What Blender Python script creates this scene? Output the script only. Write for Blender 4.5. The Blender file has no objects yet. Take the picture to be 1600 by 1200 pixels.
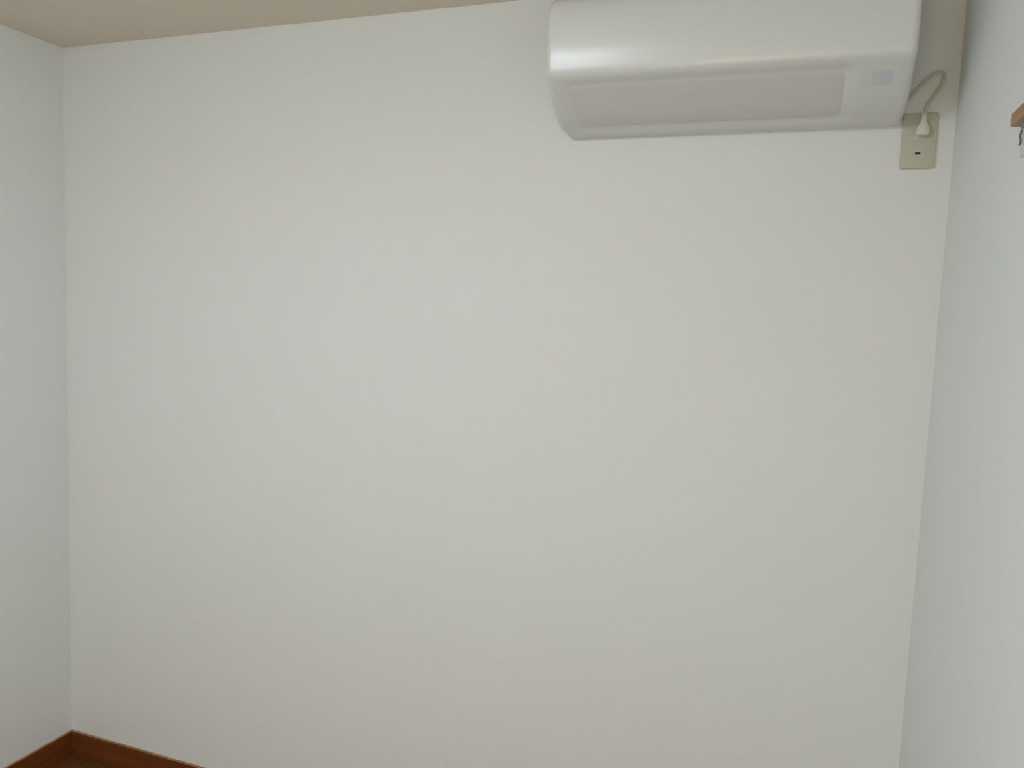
import bpy, bmesh, math, random
from mathutils import Vector, Matrix

# ------------------------------------------------------------------ room numbers (metres)
W, D, F, H = 2.596, 1.940, -1.66, 2.40      # right wall x, back wall y, front wall y, ceiling z
BH = 0.077                                  # baseboard height
S = bpy.context.scene
C = bpy.context.collection

# ------------------------------------------------------------------ camera
YAW, PITCH, ROLL, FPX = 0.3395, 0.0904, 0.0390, 1202.44
fw = Vector((-math.sin(YAW)*math.cos(PITCH), math.cos(YAW)*math.cos(PITCH), -math.sin(PITCH)))
rt = fw.cross(Vector((0, 0, 1))).normalized()
up = rt.cross(fw)
r2 = rt*math.cos(ROLL) + up*math.sin(ROLL)
u2 = -rt*math.sin(ROLL) + up*math.cos(ROLL)
cd = bpy.data.cameras.new('camera')
cam = bpy.data.objects.new('camera', cd); C.objects.link(cam)
m = Matrix((r2, u2, -fw)).transposed().to_4x4()
m.translation = Vector((2.2804, 0.0, 1.5946))
cam.matrix_world = m
cd.sensor_fit = 'HORIZONTAL'; cd.sensor_width = 36.0; cd.lens = 36.0*FPX/1600.0
cd.clip_start = 0.02
S.camera = cam

# ------------------------------------------------------------------ world, exposure
w = bpy.data.worlds.new('world'); S.world = w; w.use_nodes = True
w.node_tree.nodes['Background'].inputs[0].default_value = (0.5, 0.55, 0.6, 1)
w.node_tree.nodes['Background'].inputs[1].default_value = 0.05
S.view_settings.view_transform = 'Standard'
try: S.view_settings.look = 'None'
except Exception: pass
S.view_settings.gamma = 1.0
S.view_settings.use_curve_mapping = False
S.view_settings.exposure = 0.0
LAMP_XYZ = (1.315, 0.14)                     # round ceiling light in the middle of the room
LAMP_POWER = 29.0
LAMP_COL = (0.885, 0.98, 1.09)
DX0, DX1, DZ = 1.42, 2.42, 2.05             # unseen opening added in the front wall for the fill light
ld = bpy.data.lights.new('added_fill_light', 'AREA'); ld.shape = 'RECTANGLE'
ld.size, ld.size_y = DX1-DX0-0.06, DZ-0.06; ld.energy = 16.2; ld.color = (1.0, 0.86, 0.60)
lo = bpy.data.objects.new('added_fill_light', ld); C.objects.link(lo)   # added warm fill, lifts the shade beside the air conditioner
lo.location = ((DX0+DX1)/2, F-0.05, DZ/2)
lo.rotation_euler = Vector((0, 1, 0)).to_track_quat('-Z', 'Z').to_euler()

# ------------------------------------------------------------------ materials
def mat(name, col, rough=0.6, spec=0.4, build=None, coat=0.0, metal=0.0):
    m = bpy.data.materials.new(name); m.use_nodes = True
    nt = m.node_tree; b = nt.nodes['Principled BSDF']
    b.inputs['Base Color'].default_value = (*col, 1)
    b.inputs['Roughness'].default_value = rough
    b.inputs['Specular IOR Level'].default_value = spec
    b.inputs['Metallic'].default_value = metal
    b.inputs['Coat Weight'].default_value = coat
    if build: build(nt, b)
    return m

def bumpy(scale, dist, detail=4, tint=None, var=0.03):
    """fine surface relief plus a very slight tone variation"""
    def f(nt, b):
        tc = nt.nodes.new('ShaderNodeTexCoord')
        n = nt.nodes.new('ShaderNodeTexNoise'); n.inputs['Scale'].default_value = scale
        n.inputs['Detail'].default_value = detail
        bp = nt.nodes.new('ShaderNodeBump'); bp.inputs['Distance'].default_value = dist
        bp.inputs['Strength'].default_value = 0.5
        nt.links.new(tc.outputs['Object'], n.inputs['Vector'])
        nt.links.new(n.outputs['Fac'], bp.inputs['Height'])
        nt.links.new(bp.outputs['Normal'], b.inputs['Normal'])
        base = b.inputs['Base Color'].default_value[:3]
        n2 = nt.nodes.new('ShaderNodeTexNoise'); n2.inputs['Scale'].default_value = 3.0
        nt.links.new(tc.outputs['Object'], n2.inputs['Vector'])
        mx = nt.nodes.new('ShaderNodeMix'); mx.data_type = 'RGBA'
        mx.inputs['A'].default_value = (*[c*(1-var) for c in base], 1)
        mx.inputs['B'].default_value = (*[min(1, c*(1+var)) for c in base], 1)
        nt.links.new(n2.outputs['Fac'], mx.inputs['Factor'])
        nt.links.new(mx.outputs['Result'], b.inputs['Base Color'])
    return f

def grain(dark, light, axis=(2.0, 60.0, 60.0), seed=0.0):
    def f(nt, b):
        tc = nt.nodes.new('ShaderNodeTexCoord')
        oi = nt.nodes.new('ShaderNodeObjectInfo')
        mp = nt.nodes.new('ShaderNodeMapping'); mp.inputs['Scale'].default_value = axis
        ad = nt.nodes.new('ShaderNodeVectorMath'); ad.operation = 'ADD'
        cmb = nt.nodes.new('ShaderNodeCombineXYZ')
        ml = nt.nodes.new('ShaderNodeMath'); ml.operation = 'MULTIPLY'; ml.inputs[1].default_value = 40.0
        nt.links.new(oi.outputs['Random'], ml.inputs[0])
        nt.links.new(ml.outputs[0], cmb.inputs[0]); nt.links.new(ml.outputs[0], cmb.inputs[1])
        nt.links.new(tc.outputs['Object'], mp.inputs['Vector'])
        nt.links.new(mp.outputs['Vector'], ad.inputs[0]); nt.links.new(cmb.outputs[0], ad.inputs[1])
        n = nt.nodes.new('ShaderNodeTexNoise'); n.inputs['Scale'].default_value = 1.0
        n.inputs['Detail'].default_value = 6; n.inputs['Distortion'].default_value = 0.6
        nt.links.new(ad.outputs[0], n.inputs['Vector'])
        cr = nt.nodes.new('ShaderNodeValToRGB')
        cr.color_ramp.elements[0].position = 0.3; cr.color_ramp.elements[0].color = (*dark, 1)
        cr.color_ramp.elements[1].position = 0.75; cr.color_ramp.elements[1].color = (*light, 1)
        nt.links.new(n.outputs['Fac'], cr.inputs['Fac'])
        nt.links.new(cr.outputs['Color'], b.inputs['Base Color'])
        bp = nt.nodes.new('ShaderNodeBump'); bp.inputs['Distance'].default_value = 0.0003
        nt.links.new(n.outputs['Fac'], bp.inputs['Height'])
        nt.links.new(bp.outputs['Normal'], b.inputs['Normal'])
    return f

M_WALL = mat('wallpaper', (0.85, 0.875, 0.87), 0.9, 0.15, bumpy(260, 0.0006, 5, var=0.01))
M_CEIL = mat('ceiling_paper', (0.84, 0.78, 0.665), 0.95, 0.1, bumpy(200, 0.0006, 5, var=0.01))
M_AC = mat('ac_plastic', (0.785, 0.81, 0.80), 0.265, 0.58, bumpy(30, 0.00002, 2, var=0.01))
M_FLAP = mat('flap_plastic', (0.745, 0.75, 0.725), 0.42, 0.4, bumpy(30, 0.00002, 2, var=0.01))
M_GROOVE = mat('outlet_shade', (0.40, 0.40, 0.38), 0.6, 0.3, bumpy(30, 0.00002, 2, var=0.01))
M_WINDOW = mat('receiver_plastic', (0.71, 0.73, 0.79), 0.35, 0.5, bumpy(20, 0.00002, 2, var=0.01))
M_PLATE = mat('plate_plastic', (0.58, 0.58, 0.47), 0.45, 0.4, bumpy(60, 0.00003, 2, var=0.015))
M_INSERT = mat('insert_plastic', (0.60, 0.60, 0.50), 0.4, 0.4, bumpy(60, 0.00003, 2, var=0.015))
M_HOLE = mat('socket_hole', (0.025, 0.025, 0.022), 0.7, 0.2, bumpy(60, 0.00003, 2))
M_PLUG = mat('plug_plastic', (0.76, 0.76, 0.66), 0.4, 0.4, bumpy(60, 0.00003, 2, var=0.015))
M_CORD = mat('cord_vinyl', (0.56, 0.55, 0.42), 0.5, 0.3, bumpy(60, 0.00003, 2, var=0.02))
M_BASE = mat('baseboard_wood', (0.3, 0.1, 0.03), 0.5, 0.3, grain((0.135, 0.040, 0.009), (0.215, 0.066, 0.016), (3, 3, 90)))
M_CAP = mat('baseboard_edge', (0.45, 0.24, 0.1), 0.45, 0.4, grain((0.34, 0.16, 0.06), (0.43, 0.22, 0.09), (3, 3, 90)))
M_FLOOR = mat('floor_wood', (0.3, 0.1, 0.03), 0.42, 0.35, grain((0.095, 0.034, 0.008), (0.165, 0.060, 0.014), (60, 2.5, 60)))
M_SUB = mat('floor_joint', (0.06, 0.025, 0.01), 0.8, 0.2, bumpy(80, 0.0003))
M_RAIL = mat('rail_wood', (0.45, 0.27, 0.12), 0.5, 0.3, grain((0.40, 0.23, 0.095), (0.52, 0.32, 0.15), (80, 4, 80)))
M_BLUE = mat('blue_plastic', (0.10, 0.17, 0.38), 0.35, 0.5, bumpy(60, 0.00003, 2))
M_TAG = mat('tag_plastic', (0.72, 0.71, 0.74), 0.35, 0.5, bumpy(60, 0.00003, 2))
M_STEEL = mat('dark_steel', (0.16, 0.16, 0.16), 0.35, 0.5, bumpy(60, 0.00003, 2), metal=0.8)
M_LAMPBODY = mat('lamp_body', (0.8, 0.8, 0.78), 0.5, 0.4, bumpy(30, 0.00003, 2))

def lamp_nodes(nt, b):
    b.inputs['Emission Color'].default_value = (*LAMP_COL, 1)
    b.inputs['Emission Strength'].default_value = LAMP_POWER
M_DIFF = mat('lamp_diffuser', (0.85, 0.85, 0.83), 0.5, 0.3, lamp_nodes)

# ------------------------------------------------------------------ mesh helpers
def obj(name, bm, material, parent=None, smooth=False, sharp=35):
    bmesh.ops.recalc_face_normals(bm, faces=bm.faces)
    me = bpy.data.meshes.new(name); bm.to_mesh(me); bm.free()
    me.materials.append(material)
    if smooth:
        for p in me.polygons: p.use_smooth = True
        me.set_sharp_from_angle(angle=math.radians(sharp))
    o = bpy.data.objects.new(name, me); C.objects.link(o)
    if parent: o.parent = parent
    return o

def box(x0, y0, z0, x1, y1, z1, bev=0.0, seg=2, bm=None):
    b = bmesh.new()
    bmesh.ops.create_cube(b, size=1)
    for v in b.verts:
        v.co = Vector(((x0+x1)/2 + v.co.x*(x1-x0), (y0+y1)/2 + v.co.y*(y1-y0), (z0+z1)/2 + v.co.z*(z1-z0)))
    if bev: bmesh.ops.bevel(b, geom=b.edges[:], offset=bev, segments=seg, profile=0.5, affect='EDGES')
    if bm is None: return b
    me = bpy.data.meshes.new('t'); b.to_mesh(me); b.free(); bm.from_mesh(me); bpy.data.meshes.remove(me)
    return bm

def catmull(pts, n):
    P = [Vector(p) for p in pts]; P = [2*P[0]-P[1]] + P + [2*P[-1]-P[-2]]
    out = []
    for i in range(1, len(P)-2):
        for k in range(n):
            t = k/n; a, b, c, d = P[i-1:i+3]
            out.append(0.5*((2*b)+(c-a)*t+(2*a-5*b+4*c-d)*t*t+(3*b-a-3*c+d)*t**3))
    out.append(P[-2]); return out

def tube(path, radii, ns=12, flat=1.0, bm=None):
    """swept tube; radii a number or a list; flat squashes across the frame's second axis"""
    bm = bm or bmesh.new(); rings = []
    up0 = Vector((0, 1, 0))
    for i, p in enumerate(path):
        t = (path[min(i+1, len(path)-1)] - path[max(i-1, 0)]).normalized()
        s = t.cross(up0)
        s = s.normalized() if s.length > 1e-4 else Vector((1, 0, 0))
        u = s.cross(t).normalized()
        r = radii[i] if isinstance(radii, (list, tuple)) else radii
        rx, ry = r if isinstance(r, tuple) else (r, r*flat)
        rings.append([bm.verts.new(p + s*rx*math.cos(2*math.pi*k/ns) + u*ry*math.sin(2*math.pi*k/ns)) for k in range(ns)])
    for a, b in zip(rings, rings[1:]):
        for k in range(ns): bm.faces.new((a[k], a[(k+1) % ns], b[(k+1) % ns], b[k]))
    bm.faces.new(rings[0]); bm.faces.new(rings[-1][::-1])
    return bm

def thing(name, label, cat, loc, group=None):
    o = bpy.data.objects.new(name, None); C.objects.link(o); o.location = loc
    o.empty_display_size = 0.1
    o['label'] = label; o['category'] = cat
    if group: o['group'] = group
    return o

def struct(name, bm, material):
    o = obj(name, bm, material); o['kind'] = 'structure'; return o

def part(name, bm, material, root, smooth=False, sharp=35, parent=None):
    """mesh given in world coordinates, parented to a thing whose empty sits at root.location"""
    bmesh.ops.translate(bm, verts=bm.verts, vec=-root.location)
    o = obj(name, bm, material, parent or root, smooth, sharp)
    return o

# ------------------------------------------------------------------ room shell
T = 0.10
struct('wall_back', box(-T, D, -T, W+T, D+T, H+T), M_WALL)
struct('wall_left', box(-T, F, -T, 0, D, H+T), M_WALL)
struct('wall_right', box(W, F, -T, W+T, D, H+T), M_WALL)
fb = box(-T, F-T, -T, DX0, F, H+T)
box(DX1, F-T, -T, W+T, F, H+T, bm=fb); box(DX0, F-T, DZ, DX1, F, H+T, bm=fb); box(DX0, F-T, -T, DX1, F, -0.0005, bm=fb)
struct('wall_front', fb, M_WALL)
fr = box(DX0-0.03, F-T, 0, DX0+0.02, F+0.012, DZ+0.03, 0.002)
box(DX1-0.02, F-T, 0, DX1+0.03, F+0.012, DZ+0.03, 0.002, bm=fr); box(DX0+0.02, F-T, DZ-0.02, DX1-0.02, F+0.012, DZ+0.03, 0.002, bm=fr)
struct('trim_1', fr, M_BASE)  # trim around the opening added for the fill light, out of view
struct('ceiling', box(0, F, H, W, D, H+T), M_CEIL)
floor = struct('floor', box(0, F, -T, W, D, -0.0035), M_SUB)

# floor boards running front to back, staggered ends, tiny joints
random.seed(4)
PW = W/26.0; PL = 0.909
pm = {}
for i in range(26):
    off = random.choice((0.0, 0.303, 0.606))
    y = D + off
    while y > F + 0.001:
        y0, y1 = max(F, y-PL), min(D, y)
        if y1 - y0 > 0.01:
            L = round(y1-y0, 4)
            if L not in pm:
                b = box(-PW/2+0.0004, -L/2+0.0004, -0.0035, PW/2-0.0004, L/2-0.0004, 0.0, 0.0007, 1)
                o = obj('floor_board', b, M_FLOOR, floor); pm[L] = o.data
            else:
                o = bpy.data.objects.new('floor_board', pm[L]); C.objects.link(o); o.parent = floor
            o.location = (PW*(i+0.5), (y0+y1)/2, 0)
        y -= PL

# baseboards: a face board with a rounded, paler top edge
def baseboard(name, p0, p1, nrm):
    n = Vector(nrm); a = Vector(p0); b = Vector(p1)
    def strip(z0, z1, t, bev):
        q = [a, b, a+n*t, b+n*t]
        xs = [v.x for v in q]; ys = [v.y for v in q]
        return box(min(xs), min(ys), z0, max(xs), max(ys), z1, bev, 2)
    o = struct(name, strip(0.0, BH-0.003, 0.0085, 0.0004), M_BASE)
    obj('top_edge', strip(BH-0.003, BH, 0.0085, 0.0012), M_CAP, o)
baseboard('baseboard_back', (0, D, 0), (W, D, 0), (0, -1, 0))
baseboard('baseboard_left', (0, F, 0), (0, D-0.0087, 0), (1, 0, 0))
baseboard('baseboard_right', (W, F, 0), (W, D-0.0087, 0), (-1, 0, 0))
baseboard('baseboard_front', (0.009, F, 0), (DX0-0.031, F, 0), (0, 1, 0))

# ------------------------------------------------------------------ ceiling light (lights the room; seen as the highlight on the air conditioner)
lx, ly = LAMP_XYZ
lamp = thing('ceiling_light', 'round white flush ceiling light in the middle of the room', 'ceiling light', (lx, ly, H))
def lathe(prof, n=64):
    bm = bmesh.new(); rings = []
    for r, z in prof:
        if r < 1e-6: rings.append([bm.verts.new((lx, ly, z))])
        else: rings.append([bm.verts.new((lx+r*math.cos(2*math.pi*k/n), ly+r*math.sin(2*math.pi*k/n), z)) for k in range(n)])
    for a, b in zip(rings, rings[1:]):
        if len(a) == 1 and len(b) == 1: continue
        for k in range(n):
            k2 = (k+1) % n
            if len(a) == 1: bm.faces.new((a[0], b[k], b[k2]))
            elif len(b) == 1: bm.faces.new((a[k], a[k2], b[0]))
            else: bm.faces.new((a[k], a[k2], b[k2], b[k]))
    return bm
part('base', lathe([(0, H), (0.245, H), (0.262, H-0.006), (0.262, H-0.035), (0.255, H-0.040), (0.235, H-0.040), (0.0, H-0.040)]), M_LAMPBODY, lamp, True)
part('diffuser', lathe([(0.0, H-0.0405), (0.234, H-0.0405), (0.240, H-0.055), (0.236, H-0.080), (0.222, H-0.103), (0.195, H-0.118), (0.15, H-0.127), (0.08, H-0.132), (0.0, H-0.134)]), M_DIFF, lamp, True)

# ------------------------------------------------------------------ air conditioner
AX0, AX1 = 1.719, 2.487
ac = thing('air_conditioner', 'white wall-mounted air conditioner high on the back wall near the right corner', 'air conditioner', (AX0, D, 2.044))
# profile: (distance out from the wall, height)
PROF = [(0.0, 2.044), (0.050, 2.047), (0.109, 2.062), (0.165, 2.090), (0.200, 2.110), (0.2235, 2.124),
        (0.2325, 2.135), (0.2360, 2.154), (0.2392, 2.184), (0.2405, 2.220), (0.2400, 2.242), (0.236, 2.268), (0.222, 2.295), (0.195, 2.313), (0.150, 2.322), (0.0, 2.325)]
prof = catmull([(0, a, b) for a, b in PROF], 8)
cen = Vector((0, 0.10, 2.185))
def sstep(a, b, x):
    t = max(0, min(1, (x-a)/(b-a))); return t*t*(3-2*t)
# arc length parameter
arc = [0.0]
for a, b in zip(prof, prof[1:]): arc.append(arc[-1]+(b-a).length)
def at_s(s):
    for i in range(len(prof)-1):
        if s <= arc[i+1]:
            t = (s-arc[i])/(arc[i+1]-arc[i]); return prof[i].lerp(prof[i+1], t)
    return prof[-1].copy()
def normal_s(s):
    t = (at_s(min(s+0.003, arc[-1]))-at_s(max(s-0.003, 0))).normalized()
    return Vector((0, t.z, -t.y))          # outward for a profile running bottom -> front -> top
S0, S1 = 0.070, 0.238                       # the flap's extent along the profile
FX0, FX1 = AX0+0.030, 2.372                 # and along the wall
REC = 0.009
def recess(x, s):
    return REC*sstep(FX0-0.016, FX0+0.035, x)*(1-sstep(FX1-0.020, FX1+0.016, x))*sstep(S0-0.040, S0+0.002, s)*(1-sstep(S1-0.030, S1+0.010, s))
RND = 0.016
def end_inset(x):
    d = min(x-AX0, AX1-x)
    if d >= RND: return 0.0
    q = 1-d/RND
    return RND*(1-math.sqrt(max(0, 1-q*q)))
NS = 110
svals = [arc[-1]*i/NS for i in range(NS+1)]
xs = [AX0+RND*(1-math.cos(math.pi/2*i/8)) for i in range(9)]
k = 1
x = AX0+RND
while x < AX1-RND-0.008:
    x += 0.007; xs.append(x)
xs += [AX1-RND*(1-math.cos(math.pi/2*i/8)) for i in range(8, -1, -1)]
def shell_pt(x, s, extra=0.0, flat=False):
    p = at_s(s); n = normal_s(s)
    d = end_inset(x) - extra + (0 if flat else recess(x, s))
    wall_fade = min(1.0, p.y/0.03)
    q = p - n*d*wall_fade
    cut = 0.013*max(0.0, 1-s/0.075)**2 + 0.0075*sstep(0.10, 0.235, p.y)      # ends taper to the front, rounded lower corners
    wgt_l = max(0.0, 1-(x-AX0)/0.06); wgt_r = max(0.0, 1-(AX1-x)/0.06)
    xx = x + cut*wgt_l - 0.003*sstep(0.10, 0.235, p.y)*wgt_r
    return Vector((xx, D-max(0.0, q.y), q.z))
bm = bmesh.new(); cols = []
for x in xs: cols.append([bm.verts.new(shell_pt(x, s)) for s in svals])
for a, b in zip(cols, cols[1:]):
    for i in range(NS): bm.faces.new((a[i], b[i], b[i+1], a[i+1]))
bm.faces.new(cols[0][::-1]); bm.faces.new(cols[-1])
for a, b in zip(cols, cols[1:]): bm.faces.new((a[0], a[-1], b[-1], b[0]))
casing = part('casing', bm, M_AC, ac, True, 50)

def patch(x0, x1, s0, s1, off, thick, nx=40, nsx=24, rx=0.010, inset_by=0.0):
    """a curved plate following the casing profile, rounded corners, real thickness"""
    bm = bmesh.new(); top = []; bot = []
    for i in range(nx+1):
        u = i/nx; x = x0+(x1-x0)*u
        d = min(x-x0, x1-x)
        c = rx-math.sqrt(max(0, rx*rx-(rx-d)**2)) if d < rx else 0.0
        ct, cb = [], []
        for j in range(nsx+1):
            s = s0+c+(s1-s0-2*c)*j/nsx
            p = at_s(s); n = normal_s(s)
            e = min(j, nsx-j, i, nx-i)
            lip = -thick*0.6 if e == 0 else 0.0
            a = p+n*(off+lip); b = p+n*(off-thick)
            ct.append(bm.verts.new((x, D-a.y, a.z))); cb.append(bm.verts.new((x, D-b.y, b.z)))
        top.append(ct); bot.append(cb)
    for i in range(nx):
        for j in range(nsx):
            bm.faces.new((top[i][j], top[i+1][j], top[i+1][j+1], top[i][j+1]))
            bm.faces.new((bot[i][j], bot[i][j+1], bot[i+1][j+1], bot[i+1][j]))
        for q in (0, nsx):
            bm.faces.new((top[i][q], top[i+1][q], bot[i+1][q], bot[i][q]))
    for j in range(nsx):
        for q in (0, nx):
            bm.faces.new((top[q][j], top[q][j+1], bot[q][j+1], bot[q][j]))
    return bm
# louver flap sitting in the recess
flap = part('louver', patch(FX0+0.016, FX1-0.014, S0-0.004, S1-0.022, -REC+0.0025, 0.003, rx=0.022), M_FLAP, ac, True, 40)
flap['label'] = 'slightly greyer closed air flap along the curved underside'
part('receiver_window', patch(2.405, 2.449, 0.172, 0.216, 0.0003, 0.003, 20, 16, 0.019), M_WINDOW, ac, True, 40)['label'] = 'faint bluish signal window at the right end'
# ------------------------------------------------------------------ wall outlet
PX, PZ = 2.5265, 2.0097
out = thing('wall_outlet', 'beige wall outlet plate under the right end of the air conditioner', 'outlet', (PX, D, PZ))
def rounded_plate(cx, cz, w, h, y0, y1, r, bev):
    bm = bmesh.new(); vs = []
    for (sx, sz, a0) in ((1, 1, 0), (-1, 1, 90), (-1, -1, 180), (1, -1, 270)):
        for k in range(5):
            a = math.radians(a0+k*22.5)
            vs.append(bm.verts.new((cx+sx*(w/2-r)+r*math.cos(a), y0, cz+sz*(h/2-r)+r*math.sin(a))))
    f = bm.faces.new(vs)
    g = bmesh.ops.extrude_face_region(bm, geom=[f])
    nv = [e for e in g['geom'] if isinstance(e, bmesh.types.BMVert)]
    for v in nv: v.co.y = y1
    ed = [e for e in bm.edges if all(abs(v.co.y-y1) < 1e-6 for v in e.verts)]
    bmesh.ops.bevel(bm, geom=ed, offset=bev, segments=3, profile=0.5, affect='EDGES')
    return bm
part('cover_plate', rounded_plate(PX, PZ, 0.070, 0.120, D, D-0.0075, 0.005, 0.003), M_PLATE, out, True, 40)
part('socket', rounded_plate(PX, PZ+0.022, 0.024, 0.040, D-0.0070, D-0.0085, 0.002, 0.0006), M_INSERT, out, True, 40)
js = part('jack', rounded_plate(PX+0.003, PZ-0.024, 0.026, 0.024, D-0.0070, D-0.0083, 0.002, 0.0006), M_INSERT, out, True, 40)
part('slot', rounded_plate(PX-0.001, PZ-0.027, 0.011, 0.0050, D-0.0080, D-0.0086, 0.0008, 0.0002), M_HOLE, out, parent=js)['label'] = 'dark narrow slot'

# ------------------------------------------------------------------ power cord and plug of the air conditioner
yw = D
plug_c = Vector((2.5345, yw-0.0200, 2.0300))
path = catmull([(2.462, yw-0.020, 2.070), (2.492, yw-0.030, 2.092), (2.512, yw-0.036, 2.116), (2.535, yw-0.040, 2.139), (2.552, yw-0.040, 2.1455),
                (2.5595, yw-0.038, 2.1385), (2.557, yw-0.035, 2.121), (2.5455, yw-0.030, 2.101), (2.533, yw-0.026, 2.080), (2.5305, yw-0.0225, 2.060)], 8)
cord = part('power_cord', tube(path, 0.0036, 12), M_CORD, ac, True, 60)
cord['label'] = 'thin cream cord looping up and down into the outlet'
pz = [(2.066, .0046, .0046), (2.058, .0058, .0054), (2.049, .0064, .0060), (2.045, .0076, .0066), (2.040, .0108, .0082), (2.035, .0132, .0100),
      (2.029, .0142, .0110), (2.024, .0138, .0110), (2.0208, .0128, .0105), (2.0188, .0112, .0092), (2.0178, .0080, .0065)]
pp = [Vector((2.5305, yw-0.0200-(0.0025 if z > 2.06 else 0), z)) for z, a, b in pz]
part('plug', tube(pp, [(a, b) for z, a, b in pz], 24), M_PLUG, ac, True, 60, parent=cord)

# ------------------------------------------------------------------ wooden rail on the right wall with a small tag hanging off it
RY1, RY0 = 1.383, 0.90
RT = 0.017
rail = thing('wall_rail', 'narrow light brown wooden rail on the right wall at the frame edge', 'rail', (W, (RY0+RY1)/2, 1.917))
part('board', box(W-RT, RY0, 1.9068, W, RY1, 1.9275, 0.0022, 3), M_RAIL, rail, True, 40)
HY = 1.323; HX = W-0.0105
hk = bmesh.new()
tube(catmull([(HX, HY, 1.9075), (HX, HY, 1.9010), (HX, HY+0.004, 1.8965), (HX, HY, 1.8925), (HX, HY-0.004, 1.8965)], 6), 0.0009, 8, bm=hk)
part('screw_hook', hk, M_STEEL, rail, True, 60)['label'] = 'tiny dark metal hook under the board'
tag = thing('hanging_tag', 'small white tag with a blue clip hanging under the wooden rail', 'tag', (HX, HY, 1.8970))
part('clip', box(HX-0.0045, HY-0.022, 1.8915, HX+0.0045, HY+0.0065, 1.9015, 0.002, 3), M_BLUE, tag, True, 40)['label'] = 'dark blue clip'
part('tag_body', box(HX-0.0030, HY-0.030, 1.8500, HX+0.0030, HY+0.004, 1.8915, 0.0015, 2), M_TAG, tag, True, 40)
rg = bmesh.new()
tube(catmull([(HX-0.004, HY-0.002, 1.8890), (HX-0.0055, HY+0.001, 1.8810), (HX-0.0045, HY-0.001, 1.8735), (HX-0.0050, HY+0.002, 1.8680)], 6), 0.0013, 8, bm=rg)
part('chain', rg, M_STEEL, tag, True, 60)['label'] = 'short dark metal chain'
